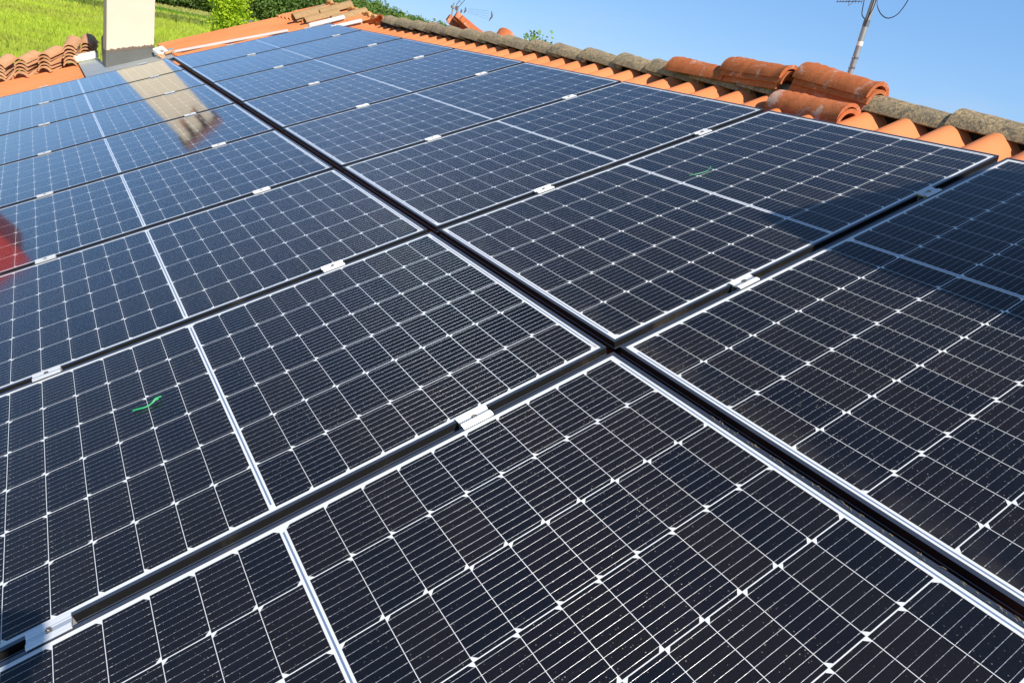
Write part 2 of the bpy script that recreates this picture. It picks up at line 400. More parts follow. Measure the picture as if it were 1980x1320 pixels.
m.build('straw_litter', simple('dry_straw', (.34, .27, .16), .8), None, ROOF); tag(bpy.data.objects['straw_litter'], 'dry straw bits stuck to the near frame edge beside the gap', 'litter', None, 'stuff')

# ---------------------------------------------------------------- the house and its roof
def orange_material():
    n = N('orange_roof_sheet'); v = n.world()
    a = n.noise(1.3, v, 4); b = n.noise(26, v, 4)
    c = n.mixc(n.smooth(a, .3, .7), (0.66, 0.205, 0.072), (0.72, 0.245, 0.09))
    c = n.mixc(n.math('MULTIPLY', n.smooth(b, .5, .8), .35), c, (0.60, 0.27, 0.13))
    n.set(Base_Color=c, Roughness=.55, Normal=n.bump(n.noise(160, v, 2), .05, .002)); n.b.inputs['Specular IOR Level'].default_value = .3
    return n.m
MAT['orange'] = orange_material()
MAT['grey_deck'] = simple('grey_membrane', (.13, .135, .14), .6, 0, .35, 8, .3, 40)
MAT['plaster'] = simple('cream_plaster', (.60, .54, .425), .85, 0, .06, 5, .3, 90)
house = empty('house', Matrix.Translation((0, 4, -5)))
tag(house, 'house whose orange corrugated roof carries the solar panels', 'house')
def hp(o):   # keep world placement under the house
    o.parent = house; o.matrix_parent_inverse = house.matrix_world.inverted(); return o
WP = .186
def wave(x, ph=.19): 
    f = .5 + .5 * math.cos(2 * math.pi * (x - ph) / WP); return f ** .6
def sheet(name, u0, u1, x0, x1, h0, amp, du, th=.006, slope=0.0, lab=None):
    nx = max(4, int((x1 - x0) / WP * 14)); nu = max(1, int((u1 - u0) / du)); vs = []; fs = []
    for s, off in ((0, 0), (1, -th)):
        for i in range(nu + 1):
            for j in range(nx + 1):
                x = x0 + (x1 - x0) * j / nx; u = u0 + (u1 - u0) * i / nu
                vs.append((u, x, h0 + amp * wave(x) + off + slope * (u - u0) + .002 * x * (1 if slope else 0)))
    K = (nu + 1) * (nx + 1); g = lambda s, i, j: s * K + i * (nx + 1) + j
    for i in range(nu):
        for j in range(nx):
            fs.append((g(0,i,j), g(0,i,j+1), g(0,i+1,j+1), g(0,i+1,j))); fs.append((g(1,i,j), g(1,i+1,j), g(1,i+1,j+1), g(1,i,j+1)))
    for j in range(nx):
        fs.append((g(0,0,j), g(1,0,j), g(1,0,j+1), g(0,0,j+1))); fs.append((g(0,nu,j), g(0,nu,j+1), g(1,nu,j+1), g(1,nu,j)))
    for i in range(nu):
        fs.append((g(0,i,0), g(0,i+1,0), g(1,i+1,0), g(1,i,0))); fs.append((g(0,i,nx), g(1,i,nx), g(1,i+1,nx), g(0,i+1,nx)))
    m = MB(); m.add(vs, fs); o = m.build(name, MAT['orange'], None, ROOF, True); hp(o)
    if lab: o['label'] = lab
    return o
sheet('roof_sheet', -3.0, 1.93, -3.0, 7.93, -.150, .062, .8)
sheet('roof_sheet', -3.0, -.80, 7.93, 9.93, -.150, .062, .8)
sheet('roof_sheet', .20, 1.93, 7.93, 9.93, -.150, .062, .8)
sheet('roof_sheet', 1.86, 2.14, -3.0, 9.90, -.128, .062, .14)
dk = MB(); dk.box((-3.0, -3.0, -.26), (2.10, 9.94, -.17)); hp(dk.build('roof_deck', MAT['grey_deck'], None, ROOF))
# rear slope
RX = 2.06; 
rear = MB(); rr_ = Matrix.Translation((2 * RX + .02, 0, 0)) @ Matrix.Diagonal((-1, 1, 1, 1)) @ ROOF
vs = []; nx = 180; fs = []
for i in range(6):
    for j in range(nx + 1):
        x = -3 + 12.9 * j / nx; u = 2.10 - i * 1.0
        vs.append(tuple(rr_ @ Vector((u, x, -.13 + .062 * wave(x)))))
for i in range(5):
    for j in range(nx): fs.append((i*(nx+1)+j, i*(nx+1)+j+1, (i+1)*(nx+1)+j+1, (i+1)*(nx+1)+j))
rear.add(vs, fs); hp(rear.build('rear_roof_slope', MAT['orange'], None, None, True))
wl = MB()
xe, ze = -3 * math.cos(SLOPE), -3 * math.sin(SLOPE)
gab = [(xe + .5, -5.0), (xe + .5, ze - .10), (RX - .02, .50), (2 * RX - xe - .5, ze - .10), (2 * RX - xe - .5, -5.0)]
wl.extr(gab, 'y', -2.7, 9.5); hp(wl.build('wall', MAT['plaster']))
rb = MB(); rb.add([(RX - .045, -2.9, .40), (RX + .045, -2.9, .40), (RX + .045, 6.7, .40), (RX - .045, 6.7, .40), (RX - .045, -2.9, .715), (RX + .045, -2.9, .715), (RX + .045, 6.7, .775), (RX - .045, 6.7, .775)], [(3,2,1,0),(4,5,6,7),(0,1,5,4),(1,2,6,5),(2,3,7,6),(3,0,4,7)]); hp(rb.build('ridge_shade_board', MAT['dark']))  # black filler added to stand for the shade in the void under the tiles

# ---------------------------------------------------------------- clay tiles
def clay_material(name, base, base2, stain, stain_amt, speck=None, bump=.5):
    n = N(name); v = n.obj(); wv = n.world(); oi = n.node('ShaderNodeObjectInfo').outputs['Random']
    ad = n.node('ShaderNodeVectorMath', operation='ADD'); n.t.links.new(wv, ad.inputs[0])
    c = n.mixc(n.noise(6, wv, 4), base, base2)
    c = n.mixc(n.math('MULTIPLY', oi, .55), c, tuple(k * .66 for k in base2))
    c = n.mixc(n.math('MULTIPLY', n.smooth(n.noise(38, wv, 5, .75),   .45, .70), .60), c, tuple(k * .55 for k in base2))
    s = n.smooth(n.noise(7.5, wv, 6, .72, .25), .52, .66)
    c = n.mixc(n.math('MULTIPLY', s, stain_amt), c, stain)
    if speck:
        s2 = n.smooth(n.noise(75, wv, 5, .8), .46, .60); c = n.mixc(n.math('MULTIPLY', s2, .85), c, speck)
        s5 = n.smooth(n.noise(5.5, wv, 4, .6), .40, .62); c = n.mixc(n.math('MULTIPLY', s5, .5), c, (.24, .20, .145)); s4 = n.smooth(n.noise(28, wv, 4, .7, .4), .50, .64); c = n.mixc(n.math('MULTIPLY', s4, .7), c, tuple(k * 1.15 for k in speck))
        s3 = n.smooth(n.noise(150, wv, 3, .7), .62, .70); c = n.mixc(n.math('MULTIPLY', s3, .6), c, (.50, .42, .26))
    n.set(Base_Color=c, Roughness=.82, Normal=n.bump(n.noise(110, wv, 5, .7), bump, .006)); n.b.inputs['Specular IOR Level'].default_value = .10
    return n.m
MAT['old_tile'] = clay_material('lichen_old_clay', (.60, .45, .26), (.50, .37, .21), (.30, .23, .14), .5, (.12, .105, .085), .9)
MAT['new_tile'] = clay_material('new_orange_clay', (.60, .195, .08), (.50, .145, .055), (.60, .43, .36), .8, None, .4)
MAT['tan_tile'] = clay_material('weathered_tan_clay', (.66, .40, .23), (.62, .30, .15), (.50, .38, .22), .6, None, .35)
def coppo_mesh(name, L, r0, r1, th, mat, arc=150, grooves=0, nl=14, na=16, rnd=0):
    """half-round clay tile, axis along +Y from 0 to L, edges resting on z = 0"""
    h = math.radians(arc) / 2; vs = []; fs = []; r_ = random.Random(rnd)
    jit = [r_.uniform(-.0018, .0018) for _ in range(nl + 1)]
    for s in (0, 1):
        for i in range(nl + 1):
            f = i / nl; y = L * f; R0 = r0 + (r1 - r0) * f - (th if s else 0)
            if s == 0:
                R0 += jit[i]
                if grooves and i in (nl - 2, nl - 4, nl - 6): R0 += .0045
                if grooves and i == 0: R0 += .005
            zc = -(r0 + (r1 - r0) * f) * math.cos(h)
            for k in range(na + 1):
                a = -h + 2 * h * k / na
                vs.append((R0 * math.sin(a), y, R0 * math.cos(a) + zc))
    K = (nl + 1) * (na + 1); g = lambda s, i, k: s * K + i * (na + 1) + k
    for i in range(nl):
        for k in range(na):
            fs.append((g(0,i,k), g(0,i,k+1), g(0,i+1,k+1), g(0,i+1,k))); fs.append((g(1,i,k), g(1,i+1,k), g(1,i+1,k+1), g(1,i,k+1)))
        fs.append((g(0,i,0), g(0,i+1,0), g(1,i+1,0), g(1,i,0))); fs.append((g(0,i,na), g(1,i,na), g(1,i+1,na), g(0,i+1,na)))
    for k in range(na):
        fs.append((g(0,0,k), g(1,0,k), g(1,0,k+1), g(0,0,k+1))); fs.append((g(0,nl,k), g(0,nl,k+1), g(1,nl,k+1), g(1,nl,k)))
    m = MB(); m.add(vs, fs); return m.mesh(name, mat, True)
def put(name, mesh, mw, lab, cat, group=None):
    o = bpy.data.objects.new(name, mesh); COL.objects.link(o); o.matrix_world = mw; return tag(o, lab, cat, group)
# old ridge tiles: the near one always laps over the far one
capm = [coppo_mesh('ridge_tile', .45, .088, .104, .016, MAT['old_tile'], 152, 0, 14, 18, k) for k in range(3)]
RTOP = .700
def ridge_z(y): return RTOP + .0085 * y
joints = [-1.16, -.78, -.40, -.02, .37, .74, 1.11, 1.48, 1.86, 2.17, 2.56, 2.93, 3.25, 3.62, 3.98, 4.33, 4.70, 5.06, 5.42, 5.78, 6.13]
ordw = {2:'ridge tile whose end shows at the right edge of the photo', 3:'old ridge tile nearest the right edge, lichen spotted, right of the loose tile stacks', 4:'old lichen ridge tile just behind the larger orange stack of loose tiles'}
for i, y in enumerate(joints):
    L = .45
    # near end low and narrow, far end lifted over nothing: tilt along the ridge
    z0 = ridge_z(y) - .004; tilt = math.atan2(.026, .40) + random.uniform(-.008, .008)
    mw = Matrix.Translation((RX + random.uniform(-.006, .006), y - .03, z0)) @ Matrix.Rotation(random.uniform(-.02, .02), 4, 'Z') @ Matrix.Rotation(tilt, 4, 'X')
    if y < -.3: lb = 'old grey ridge tile beyond the right edge of the photo'
    elif y < 0: lb = 'old lichen spotted ridge tile nearest to the right edge of the photo'
    elif y < .5: lb = 'old lichen spotted ridge tile second from the right edge, next to the loose tiles'
    elif y < .8: lb = 'old ridge tile mostly hidden under the biggest loose orange tile stack'
    elif y < 1.2: lb = 'old ridge tile lying in shadow between two loose orange tile stacks'
    elif y < 1.6: lb = 'old ridge tile carrying the stack of three orange tiles, half in shadow'
    elif y < 1.9: lb = 'old ridge tile with the single orange tile resting on top'
    elif y > 6: lb = 'last old ridge tile at the far end of the covered ridge'
    else: lb = '%s old mossy ridge tile from the far end of the ridge' % ['second', 'third', 'fourth', 'fifth', 'sixth', 'seventh', 'eighth', 'ninth', 'tenth', 'eleventh', 'twelfth', 'thirteenth'][len(joints) - 2 - i]
    put('ridge_tile', capm[i % 3], mw, lb, 'roof tile', 'old tiles along the ridge')
# loose orange tiles piled near the ridge
newm = [coppo_mesh('clay_tile', .425, .079, .092, .013, MAT['new_tile'], 158, 1, 18, 18, k) for k in range(3)]
def pile(u, x, h, yaw, n, dz, labs, dy=.0, roll=0, pitch=0, mesh=newm, grp='loose orange tiles piled on the ridge', shift=.0, flip=True, world=None):
    for k in range(n):
        base = rp(u, x, h) if world is None else Vector(world)
        mw = Matrix.Translation(base + Vector((shift * k * random.uniform(.3, 1), 0, dz * k))) @ Matrix.Rotation(yaw + random.uniform(-.02, .02), 4, 'Z') @ Matrix.Rotation(pitch, 4, 'X') @ Matrix.Rotation(roll + random.uniform(-.03, .03), 4, 'Y') @ Matrix.Translation((0, random.uniform(-.012, .012), 0))
        put('clay_tile', mesh[(k + int(x * 10)) % len(mesh)], mw, labs[k], 'roof tile', grp)
pile(0, 0, 0, R(-3), 2, .026, ['lower of two nested orange tiles lying against the top edge of the panels', 'upper of two nested orange tiles lying against the panels, whitish lime stains on top'], roll=R(-10), world=(1.880, .780, .650))
pile(0, 0, 0, R(-2), 3, .032, ['bottom tile of the tilted three-tile orange stack nearest the antenna pole', 'middle tile of the tilted three-tile orange stack nearest the antenna pole', 'top tile of the tilted orange stack nearest the antenna pole, lime streaked'], pitch=R(5.5), roll=R(-6), world=(2.03, .765, .725))
pile(0, 0, 0, R(-4), 3, .027, ['bottom tile of the three-tile orange stack left of the biggest stack', 'middle tile of the three-tile orange stack left of the biggest stack', 'top tile of the three-tile orange stack left of the biggest stack, ribbed end'], pitch=R(0), roll=R(-4), world=(2.015, 1.245, .755))
pile(0, 0, 0, R(3), 1, .03, ['single orange tile resting on the ridge left of the stacks, white lime patch'], pitch=R(1), roll=R(-8), world=(2.03, 1.64, .760))

# tiles peeping over the ridge from the rear slope
tanm = [coppo_mesh('clay_tile', .44, .082, .094, .015, MAT['tan_tile'], 140, 0, 12, 16, k) for k in range(3)]
def one(mesh, loc, yaw, pitch, roll, lab, grp=None, name='clay_tile'):
    mw = Matrix.Translation(loc) @ Matrix.Rotation(R(yaw), 4, 'Z') @ Matrix.Rotation(R(pitch), 4, 'X') @ Matrix.Rotation(R(roll), 4, 'Y')
    return put(name, mesh, mw, lab, 'roof tile', grp)
G2 = 'orange tiles behind the ridge'
one(newm[0], (2.22, 5.93, .785), -75, -14, 0, 'lone orange tile end showing over the ridge left of the far antenna', G2)
one(newm[1], (2.20, 3.06, .755), -80, -16, 0, 'lone orange tile end showing over the ridge right of the far antenna', G2)
one(newm[2], (2.20, 7.22, .80), -78, -14, 0, 'lone orange tile end at the far end of the old ridge tiles', G2)
for k, (yy, zz, yw, pt, rl, lb) in enumerate([
    (5.45, .885, -110, -26, 10, 'leftmost dark hollow orange tile of the tilted heap behind the ridge'),
    (5.30, .925, -112, -28, -4, 'topmost orange tile of the tilted heap behind the ridge'),
    (5.20, .89, -112, -30, -8, 'middle orange tile of the tilted heap behind the ridge'),
    (5.12, .86, -114, -30, -14, 'lowest orange tile of the tilted heap behind the ridge')]):
    one(newm[k % 3], (2.17, yy, zz), yw, pt, rl, lb, G2)
one(newm[1], (2.36, 4.86, .55), -60, 48, 30, 'broken pale tile standing on end right of the tilted heap', G2)
# tan pile and rails near the far end of the ridge
def onroof(mesh, u, x, h, yaw, pitch, roll, lab, grp, name='clay_tile'):
    mw = ROOF @ Matrix.Translation((u, x, h)) @ Matrix.Rotation(R(yaw), 4, 'Z') @ Matrix.Rotation(R(pitch), 4, 'X') @ Matrix.Rotation(R(roll), 4, 'Y')
    return put(name, mesh, mw, lab, 'roof tile', grp)
G3 = 'tan tiles heaped at the far ridge end'
MAT['tan2'] = clay_material('dusty_tan_clay', (.46, .30, .155), (.40, .25, .12), (.30, .22, .11), .5, None, .4)
tan2 = [coppo_mesh('clay_tile', .46, .086, .098, .016, MAT['tan2'], 150, 0, 12, 16, k + 5) for k in range(3)]
onroof(tan2[0], 1.80, 8.78, -.075, -88, 1, 0, 'left bottom tan tile of the heap at the far ridge end', G3)
onroof(tan2[1], 1.78, 8.76, -.040, -88, 2, 2, 'left top tan tile with dark hollow end at the far ridge end', G3)
onroof(tan2[2], 1.82, 8.42, -.075, -91, 1, -3, 'right tan tile with orange near end in the far ridge heap', G3)
MAT['white_metal'] = simple('white_coated_metal', (.64, .63, .61), .5, 0)
def bar(name, u0, x0, u1, x1, h, wd, ht, mat, lab, cat, grp=None, dh=0):
    d = Vector((u1 - u0, x1 - x0, dh)); L = d.length; m = MB(); m.bevbox((0, -wd/2, 0), (L, wd/2, ht), min(wd, ht) * .15)
    mw = ROOF @ Matrix.Translation((u0, x0, h)) @ d.to_track_quat('X', 'Z').to_matrix().to_4x4()
    return tag(m.build(name, mat, None, mw), lab, cat, grp)
bar('metal_rail', .06, 8.62, 1.50, 8.10, -.092, .06, .025, MAT['white_metal'], 'long white metal rail lying down the orange roof behind the farthest panel', 'rail')
bar('metal_rail', 1.66, 7.74, 2.13, 7.78, -.060, .045, .045, MAT['white_metal'], 'short white rail by the top corner of the farthest panel', 'rail', None, .0)
bar('metal_rail', 1.75, 7.22, 2.13, 7.20, -.062, .040, .035, MAT['white_metal'], 'short white rail beside the tan tiles, right of its twin', 'rail', None, .0)
# the far roof field runs on past the ridge line, its top edge bedded in crumbling mortar
def utop(x): return 2.355 + .118 * (x - 7.3)
fl = MB(); nn_ = 200; nu_ = 4
for i in range(nn_ + 1):
    x = 7.25 + 2.66 * i / nn_
    for j in range(nu_ + 1):
        u = 2.10 + (utop(x) - 2.10) * j / nu_; fl.v.append((u, x, -.122 + .062 * wave(x)))
    fl.v.append((utop(x) + .9, x, -.75))
K_ = nu_ + 2
fl.f = [(K_*i+j, K_*i+j+1, K_*(i+1)+j+1, K_*(i+1)+j) for i in range(nn_) for j in range(nu_ + 1)]
hp(fl.build('roof_sheet', MAT['orange'], None, ROOF, True))
mm = MB(); r5 = random.Random(11); y = 7.3
core = []
while y < 9.85:
    L = r5.uniform(.04, .09); hh = r5.uniform(.0, .045)
    core.append((y, L, hh)); y += L * r5.uniform(.98, 1.15)
for y, L, hh in core:
    m4 = ROOF @ Matrix.Translation((utop(y) - .02, y - .01, -.15)) @ Matrix.Rotation(r5.uniform(-.12, .12), 4, 'X') @ Matrix.Rotation(r5.uniform(-.3, .3), 4, 'Z')
    mm.bevbox((0, 0, 0), (.05, L + .03, .085 + hh), .007, m4)
hp(mm.build('ridge_mortar', clay_material('old_mortar', (.70, .42, .16), (.62, .26, .09), (.66, .50, .28), .9, None, .5), None, None, True))
pm_ = MB(); pm_.tube([rp(2.63, 9.80, -.15), rp(2.63, 9.80, -.15) + Vector((0, 0, .42))], .014, 8); tag(pm_.build('pipe', simple('grey_pipe', (.35, .36, .38), .5), None, None, True), 'short grey pipe standing at the far end of the ridge', 'pipe')
onroof(tan2[1], 2.12, 8.72, -.050, -88, 1, 2, 'upper tan tile lapping over the others in the far ridge heap', G3)
onroof(tan2[0], 2.02, 7.95, -.075, -89, 0, 0, 'short tan tile beside the white rails at the far ridge end', G3)

# stacks of old clay tiles on the far roof edge
ST = [(-1.69, 9.50, 5, -12, 'far left stack cut by the photo edge'), (-1.45, 9.46, 5, -20, 'second stack from the left'), (-1.19, 9.46, 5, -24, 'third stack from the left'), (-.90, 9.46, 6, -8, 'fourth stack from the left'), (-.70, 9.72, 5, -10, 'stack beside the chimney')]
pos = ['bottom tile', 'second tile up', 'middle tile', 'tile under the top', 'top tile']
for (u, x, nn, yw, nm) in ST:
    for k in range(nn):
        p_ = 'sixth uppermost tile' if k == 5 else (pos[k] if nn == 5 else ['bottom tile', 'second tile up', 'third tile up', 'fourth tile up', 'tile under the top', 'top tile'][k])
        if k == 5: p_ = 'top tile'
        mw = Matrix.Translation(rp(u, x, -.095) + Vector((random.uniform(-.008, .008), random.uniform(-.012, .012), .040 * k + .02))) @ Matrix.Rotation(R(yw + random.uniform(-3, 3)), 4, 'Z') @ Matrix.Rotation(R(9), 4, 'X') @ Matrix.Rotation(R(random.uniform(-4, 2) - 6), 4, 'Y')
        put('clay_tile', tanm[(k + int(-u * 10)) % 3], mw, p_ + ' of the ' + nm, 'roof tile', 'clay tiles stacked by the chimney')
for k in range(4):
    mw = Matrix.Translation(rp(-.44, 9.55, -.08) + Vector((0, 0, .042 * k))) @ Matrix.Rotation(R(-5), 4, 'Z') @ Matrix.Rotation(R(8), 4, 'X')
    put('clay_tile', tanm[k % 3], mw, ['bottom', 'second', 'third', 'top'][k] + ' tile of the shaded stack mostly hidden behind the chimney', 'roof tile', 'clay tiles stacked by the chimney')

# ---------------------------------------------------------------- chimneys
MAT['flash'] = simple('grey_flashing', (.115, .115, .108), .55, .1, .25, 6, .15, 40)
MAT['brick'] = simple('red_brick', (.26, .10, .065), .85, 0, .3, 20, .4, 60)
MAT['galv'] = simple('galvanised_sheet', (.42, .45, .45), .45, .35, .2, 5, .1, 30)
def ragged(x0, x1, z0, z1, seed, n=34, amp=.012):
    r_ = random.Random(seed); up_ = []; lo = []
    for i in range(n + 1):
        f = i / n; x = x0 + (x1 - x0) * f; zc = z0 + (z1 - z0) * f
        up_.append((x, zc + .010 + r_.uniform(-amp, amp) * .8)); lo.append((x, zc - .016 + r_.uniform(-amp, amp) * .5))
    return up_ + lo[::-1]
ch = empty('chimney', Matrix.Translation((-.265, 8.65, -.20)))
lean = Matrix(((1, 0, .062, .0125), (0, 1, 0, 0), (0, 0, 1, 0), (0, 0, 0, 1)))
lean = Matrix.Translation((-.265, 8.65, -.20)) @ lean @ Matrix.Translation((.0, 0, 0))
def cpart(mb, name, mat, smooth=False):
    o = mb.build(name, mat, None, lean, smooth); o.parent = ch; o.matrix_parent_inverse = ch.matrix_world.inverted(); return o
hwc, hd = .238, .235
m = MB(); m.bevbox((-hwc, -hd, -.6), (hwc, hd, .92), .006); cpart(m, 'stack', MAT['plaster'])
sl_ = .155 / .48
def fz(x): return x * sl_
m = MB(); e = .007
for (pr, ax, a, b) in (([(-hwc - e, fz(-hwc) - .25), (hwc + e, fz(hwc) - .25), (hwc + e, fz(hwc) + .165), (-hwc - e, fz(-hwc) + .165)], 'y', -hd - e, hd + e),):
    m.extr(pr, ax, a, b)
cpart(m, 'flashing', MAT['flash'])
m = MB(); m.extr(ragged(-hwc - .003, hwc + .003, fz(-hwc) + .178, fz(hwc) + .178, 4), 'y', -hd - .010, -hd + .02); cpart(m, 'mortar_line', simple('brown_mortar', (.16, .115, .085), .95, 0, .3, 60, .6, 120), False)
for sx in (-1, 1):
    for sy in (-1, 1):
        m = MB(); m.bevbox((sx * (hwc - .055) - .055, sy * (hd - .055) - .055, .921), (sx * (hwc - .055) + .055, sy * (hd - .055) + .055, 1.17), .004); cpart(m, 'cap_pillar', MAT['plaster'])
m = MB(); m.bevbox((-.07, -hd + .002, .921), (.06, -hd + .10, 1.165), .004); cpart(m, 'cap_pillar', MAT['plaster'])
m = MB(); m.box((-hwc + .06, -hd + .11, .9205), (hwc - .06, hd - .11, 1.10)); cpart(m, 'flue', MAT['brick'])
m = MB(); m.bevbox((-hwc - .05, -hd - .05, 1.172), (hwc + .05, hd + .05, 1.235), .006); cpart(m, 'cap_slab', MAT['brick'])
tag(ch, 'cream plastered chimney with dark grey flashing at its foot', 'chimney')
ap = MB(); ap.box((-.80, 7.98, -.070), (.14, 8.62, -.066)); ap.box((-.80, 8.62, -.070), (-.56, 9.45, -.066))
tag(ap.build('flashing_sheet', MAT['galv'], None, ROOF), 'pale galvanised flashing sheet on the roof around the chimney foot', 'flashing')
bar('foam_bar', -.82, 9.50, -.56, 9.46, -.062, .10, .085, simple('cream_foam', (.80, .78, .66), .8, 0, .1, 30), 'cream foam bar lying between tile stack and chimney', 'foam bar')
# little white box with a square hole and rubble right of the chimney
m = MB(); fr = .018
m.bevbox((-.075, -.075, 0), (-.028, .075, .05), .004); m.bevbox((.028, -.075, 0), (.075, .075, .05), .004); m.bevbox((-.0275, -.075, 0), (.0275, -.025, .05), .004); m.bevbox((-.0275, .025, 0), (.0275, .075, .05), .004)
mw = ROOF @ Matrix.Translation((.05, 8.36, -.05)) @ Matrix.Rotation(R(28), 4, 'Z') @ Matrix.Rotation(R(38), 4, 'X') @ Matrix.Diagonal((.9, .9, .9, 1))
tag(m.build('block', simple('white_plaster', (.82, .81, .77), .8, 0, .06, 20, .2), None, mw), 'small white block with a square hole beside the chimney foot', 'block')
def shard(u, x, h, s, mat, lab, seed):
    bm = bmesh.new(); r_ = random.Random(seed); bmesh.ops.create_icosphere(bm, subdivisions=2, radius=1)
    for v in bm.verts: v.co = Vector((v.co.x * s * 1.3, v.co.y * s, v.co.z * s * .35)) * r_.uniform(.75, 1.15)
    bm.verts.index_update(); k = MB(); k.add([tuple(v.co) for v in bm.verts], [[v.index for v in f.verts] for f in bm.faces]); bm.free()
    mw = ROOF @ Matrix.Translation((u, x, h)) @ Matrix.Rotation(r_.uniform(0, 3), 4, 'Z') @ Matrix.Rotation(r_.uniform(-.5, .5), 4, 'X')
    tag(k.build('rubble', mat, None, mw), lab, 'rubble', 'rubble beside the chimney')
shard(.12, 8.30, -.045, .055, MAT['tan_tile'], 'brown tile fragment touching the white block', 1)
shard(.02, 8.17, -.05, .05, MAT['tan_tile'], 'brown tile fragment in front of the white block', 2)
shard(.17, 8.52, -.045, .045, MAT['galv'], 'grey mortar lump right of the white block', 3)
shard(.05, 8.62, -.04, .05, MAT['tan_tile'], 'brown tile fragment behind the white block', 4)
# the second chimney, whose shadow crosses the right of the panels
c2 = empty('chimney', Matrix.Translation((1.3, -1.45, .45)))
def c2part(mb, name, mat):
    o = mb.build(name, mat); o.parent = c2; o.matrix_parent_inverse = c2.matrix_world.inverted(); return o
m = MB(); m.bevbox((.84, -1.80, -.2), (1.76, -1.20, 1.33), .006); c2part(m, 'stack', MAT['plaster'])
m = MB(); m.bevbox((.86, -1.78, 1.331), (1.74, -1.24, 1.50), .006); c2part(m, 'cap_pillar', MAT['brick'])
m = MB(); m.extr([(.88, 1.502), (1.70, 1.502), (1.66, 1.685), (.93, 1.685)], 'y', -1.8, -1.22); c2part(m, 'cap_slab', MAT['brick'])
m = MB(); m.extr([(.83, -.1), (1.77, .25), (1.77, .80), (.83, .45)], 'y', -1.81, -1.19); c2part(m, 'flashing', MAT['flash'])
tag(c2, 'wide second chimney outside the photo on the right, casting the big shadow', 'chimney')

# ---------------------------------------------------------------- antennas
MAT['mast'] = simple('weathered_steel', (.34, .35, .35), .45, .5, .3, 14, .2, 60)
MAT['cable'] = simple('black_cable', (.015, .016, .02), .5)
MAT['aerial'] = simple('aerial_grey', (.16, .17, .19), .5, .5)
MAT['tape'] = simple('white_tape', (.8, .79, .74), .6)
an = empty('antenna', Matrix.Translation((4, 2.24, -.15)))
def apart(mb, name, mat, par=None, smooth=True):
    par = par or an; o = mb.build(name, mat, None, None, smooth); o.parent = par; o.matrix_parent_inverse = par.matrix_world.inverted(); return o
tag(an, 'rooftop television antenna on a grey steel pole rising behind the ridge, looped cables', 'antenna')
m = MB(); m.tube([(4, 2.24, -.2), (4, 2.255, 1.15), (4, 2.263, 1.42)], .0215, 14); m.tube([(4, 2.263, 1.42), (4, 2.266, 2.05)], .019, 14); apart(m, 'pole', MAT['mast'])
for z in (1.14, 1.07):
    m = MB(); m.tube([(4, 2.254, z - .007), (4, 2.254, z + .007)], .0235, 14); m.tube([(3.972, 2.262, z), (3.985, 2.255, z)], .006, 6); apart(m, 'pole_clamp', MAT['aerial'])
m = MB(); m.tube([(4, 2.256, 1.225), (4, 2.257, 1.255)], .0222, 14); apart(m, 'tape_band', MAT['tape'])
m = MB(); m.tube([(4, 2.261, 1.36), (4, 2.262, 1.405)], .0228, 14); apart(m, 'tape_band', MAT['aerial'])
m = MB(); m.tube([(3.965, 2.62, 1.556), (3.965, 1.93, 1.560)], .0035, 6)
for i in range(9):
    y = 2.22 - .035 * i; m.tube([(3.965, y, 1.552), (3.965, y, 1.61)], .0022, 5)
apart(m, 'boom', MAT['aerial'])
m = MB()
m.tube([(3.965, 2.545, 1.513), (3.965, 2.335, 1.523)], .0028, 5); m.tube([(3.965, 2.545, 1.593), (3.965, 2.335, 1.60)], .0028, 5); m.tube([(3.965, 2.545, 1.66), (3.965, 2.335, 1.66)], .0028, 5)
for i in range(9):
    y = 2.545 - .026 * i; m.tube([(3.965, y - .004, 1.508), (3.965, y - .016, 1.67)], .0018, 5)
m.tube([(3.96, 2.445, 1.537), (3.96, 2.428, 1.489), (3.96, 2.37, 1.545)], .002, 5)
apart(m, 'reflector_screen', MAT['aerial'])
def smoothpts(P, k=6):
    P = [Vector(p) for p in P]; out = []
    for i in range(len(P) - 1):
        p0 = P[max(i-1, 0)]; p1 = P[i]; p2 = P[i+1]; p3 = P[min(i+2, len(P)-1)]
        for j in range(k):
            t = j / k; out.append(.5 * ((2*p1) + (p2-p0)*t + (2*p0-5*p1+4*p2-p3)*t*t + (-p0+3*p1-3*p2+p3)*t**3))
    return out + [P[-1]]
for pts in ([(3.97, 2.225, 1.60), (3.97, 2.218, 1.545), (3.97, 2.197, 1.494), (3.97, 2.16, 1.454), (3.97, 2.117, 1.428), (3.97, 2.075, 1.423), (3.97, 2.029, 1.446), (3.97, 2.001, 1.492), (3.97, 1.982, 1.552)],
            [(3.97, 2.325, 1.60), (3.97, 2.322, 1.542), (3.97, 2.31, 1.471), (3.97, 2.298, 1.433), (3.975, 2.272, 1.409)],
            [(3.97, 2.224, 1.62), (3.972, 2.227, 1.545), (3.975, 2.231, 1.485), (3.978, 2.243, 1.432), (3.98, 2.250, 1.36)],
            [(3.978, 2.243, 1.62), (3.976, 2.245, 1.53), (3.976, 2.247, 1.44), (3.978, 2.250, 1.37)]):
    m = MB(); m.tube(smoothpts(pts), .0036, 6); apart(m, 'cable', MAT['cable'])
a2 = empty('antenna', Matrix.Translation((4.29, 9.48, 0)))
tag(a2, 'far small antenna behind the mossy ridge tiles with thin dark bow-tie elements', 'antenna')
ap2 = lambda mb, nm, mt=MAT['aerial']: apart(mb, nm, mt, a2)
m = MB(); m.tube([(4.28, 9.486, -.2), (4.296, 9.478, 1.25), (4.304, 9.474, 1.315)], .012, 8); ap2(m, 'pole', MAT['mast'])
m = MB(); m.bevbox((4.27, 9.45, 1.235), (4.325, 9.505, 1.275), .005); ap2(m, 'pole_clamp', MAT['mast'])
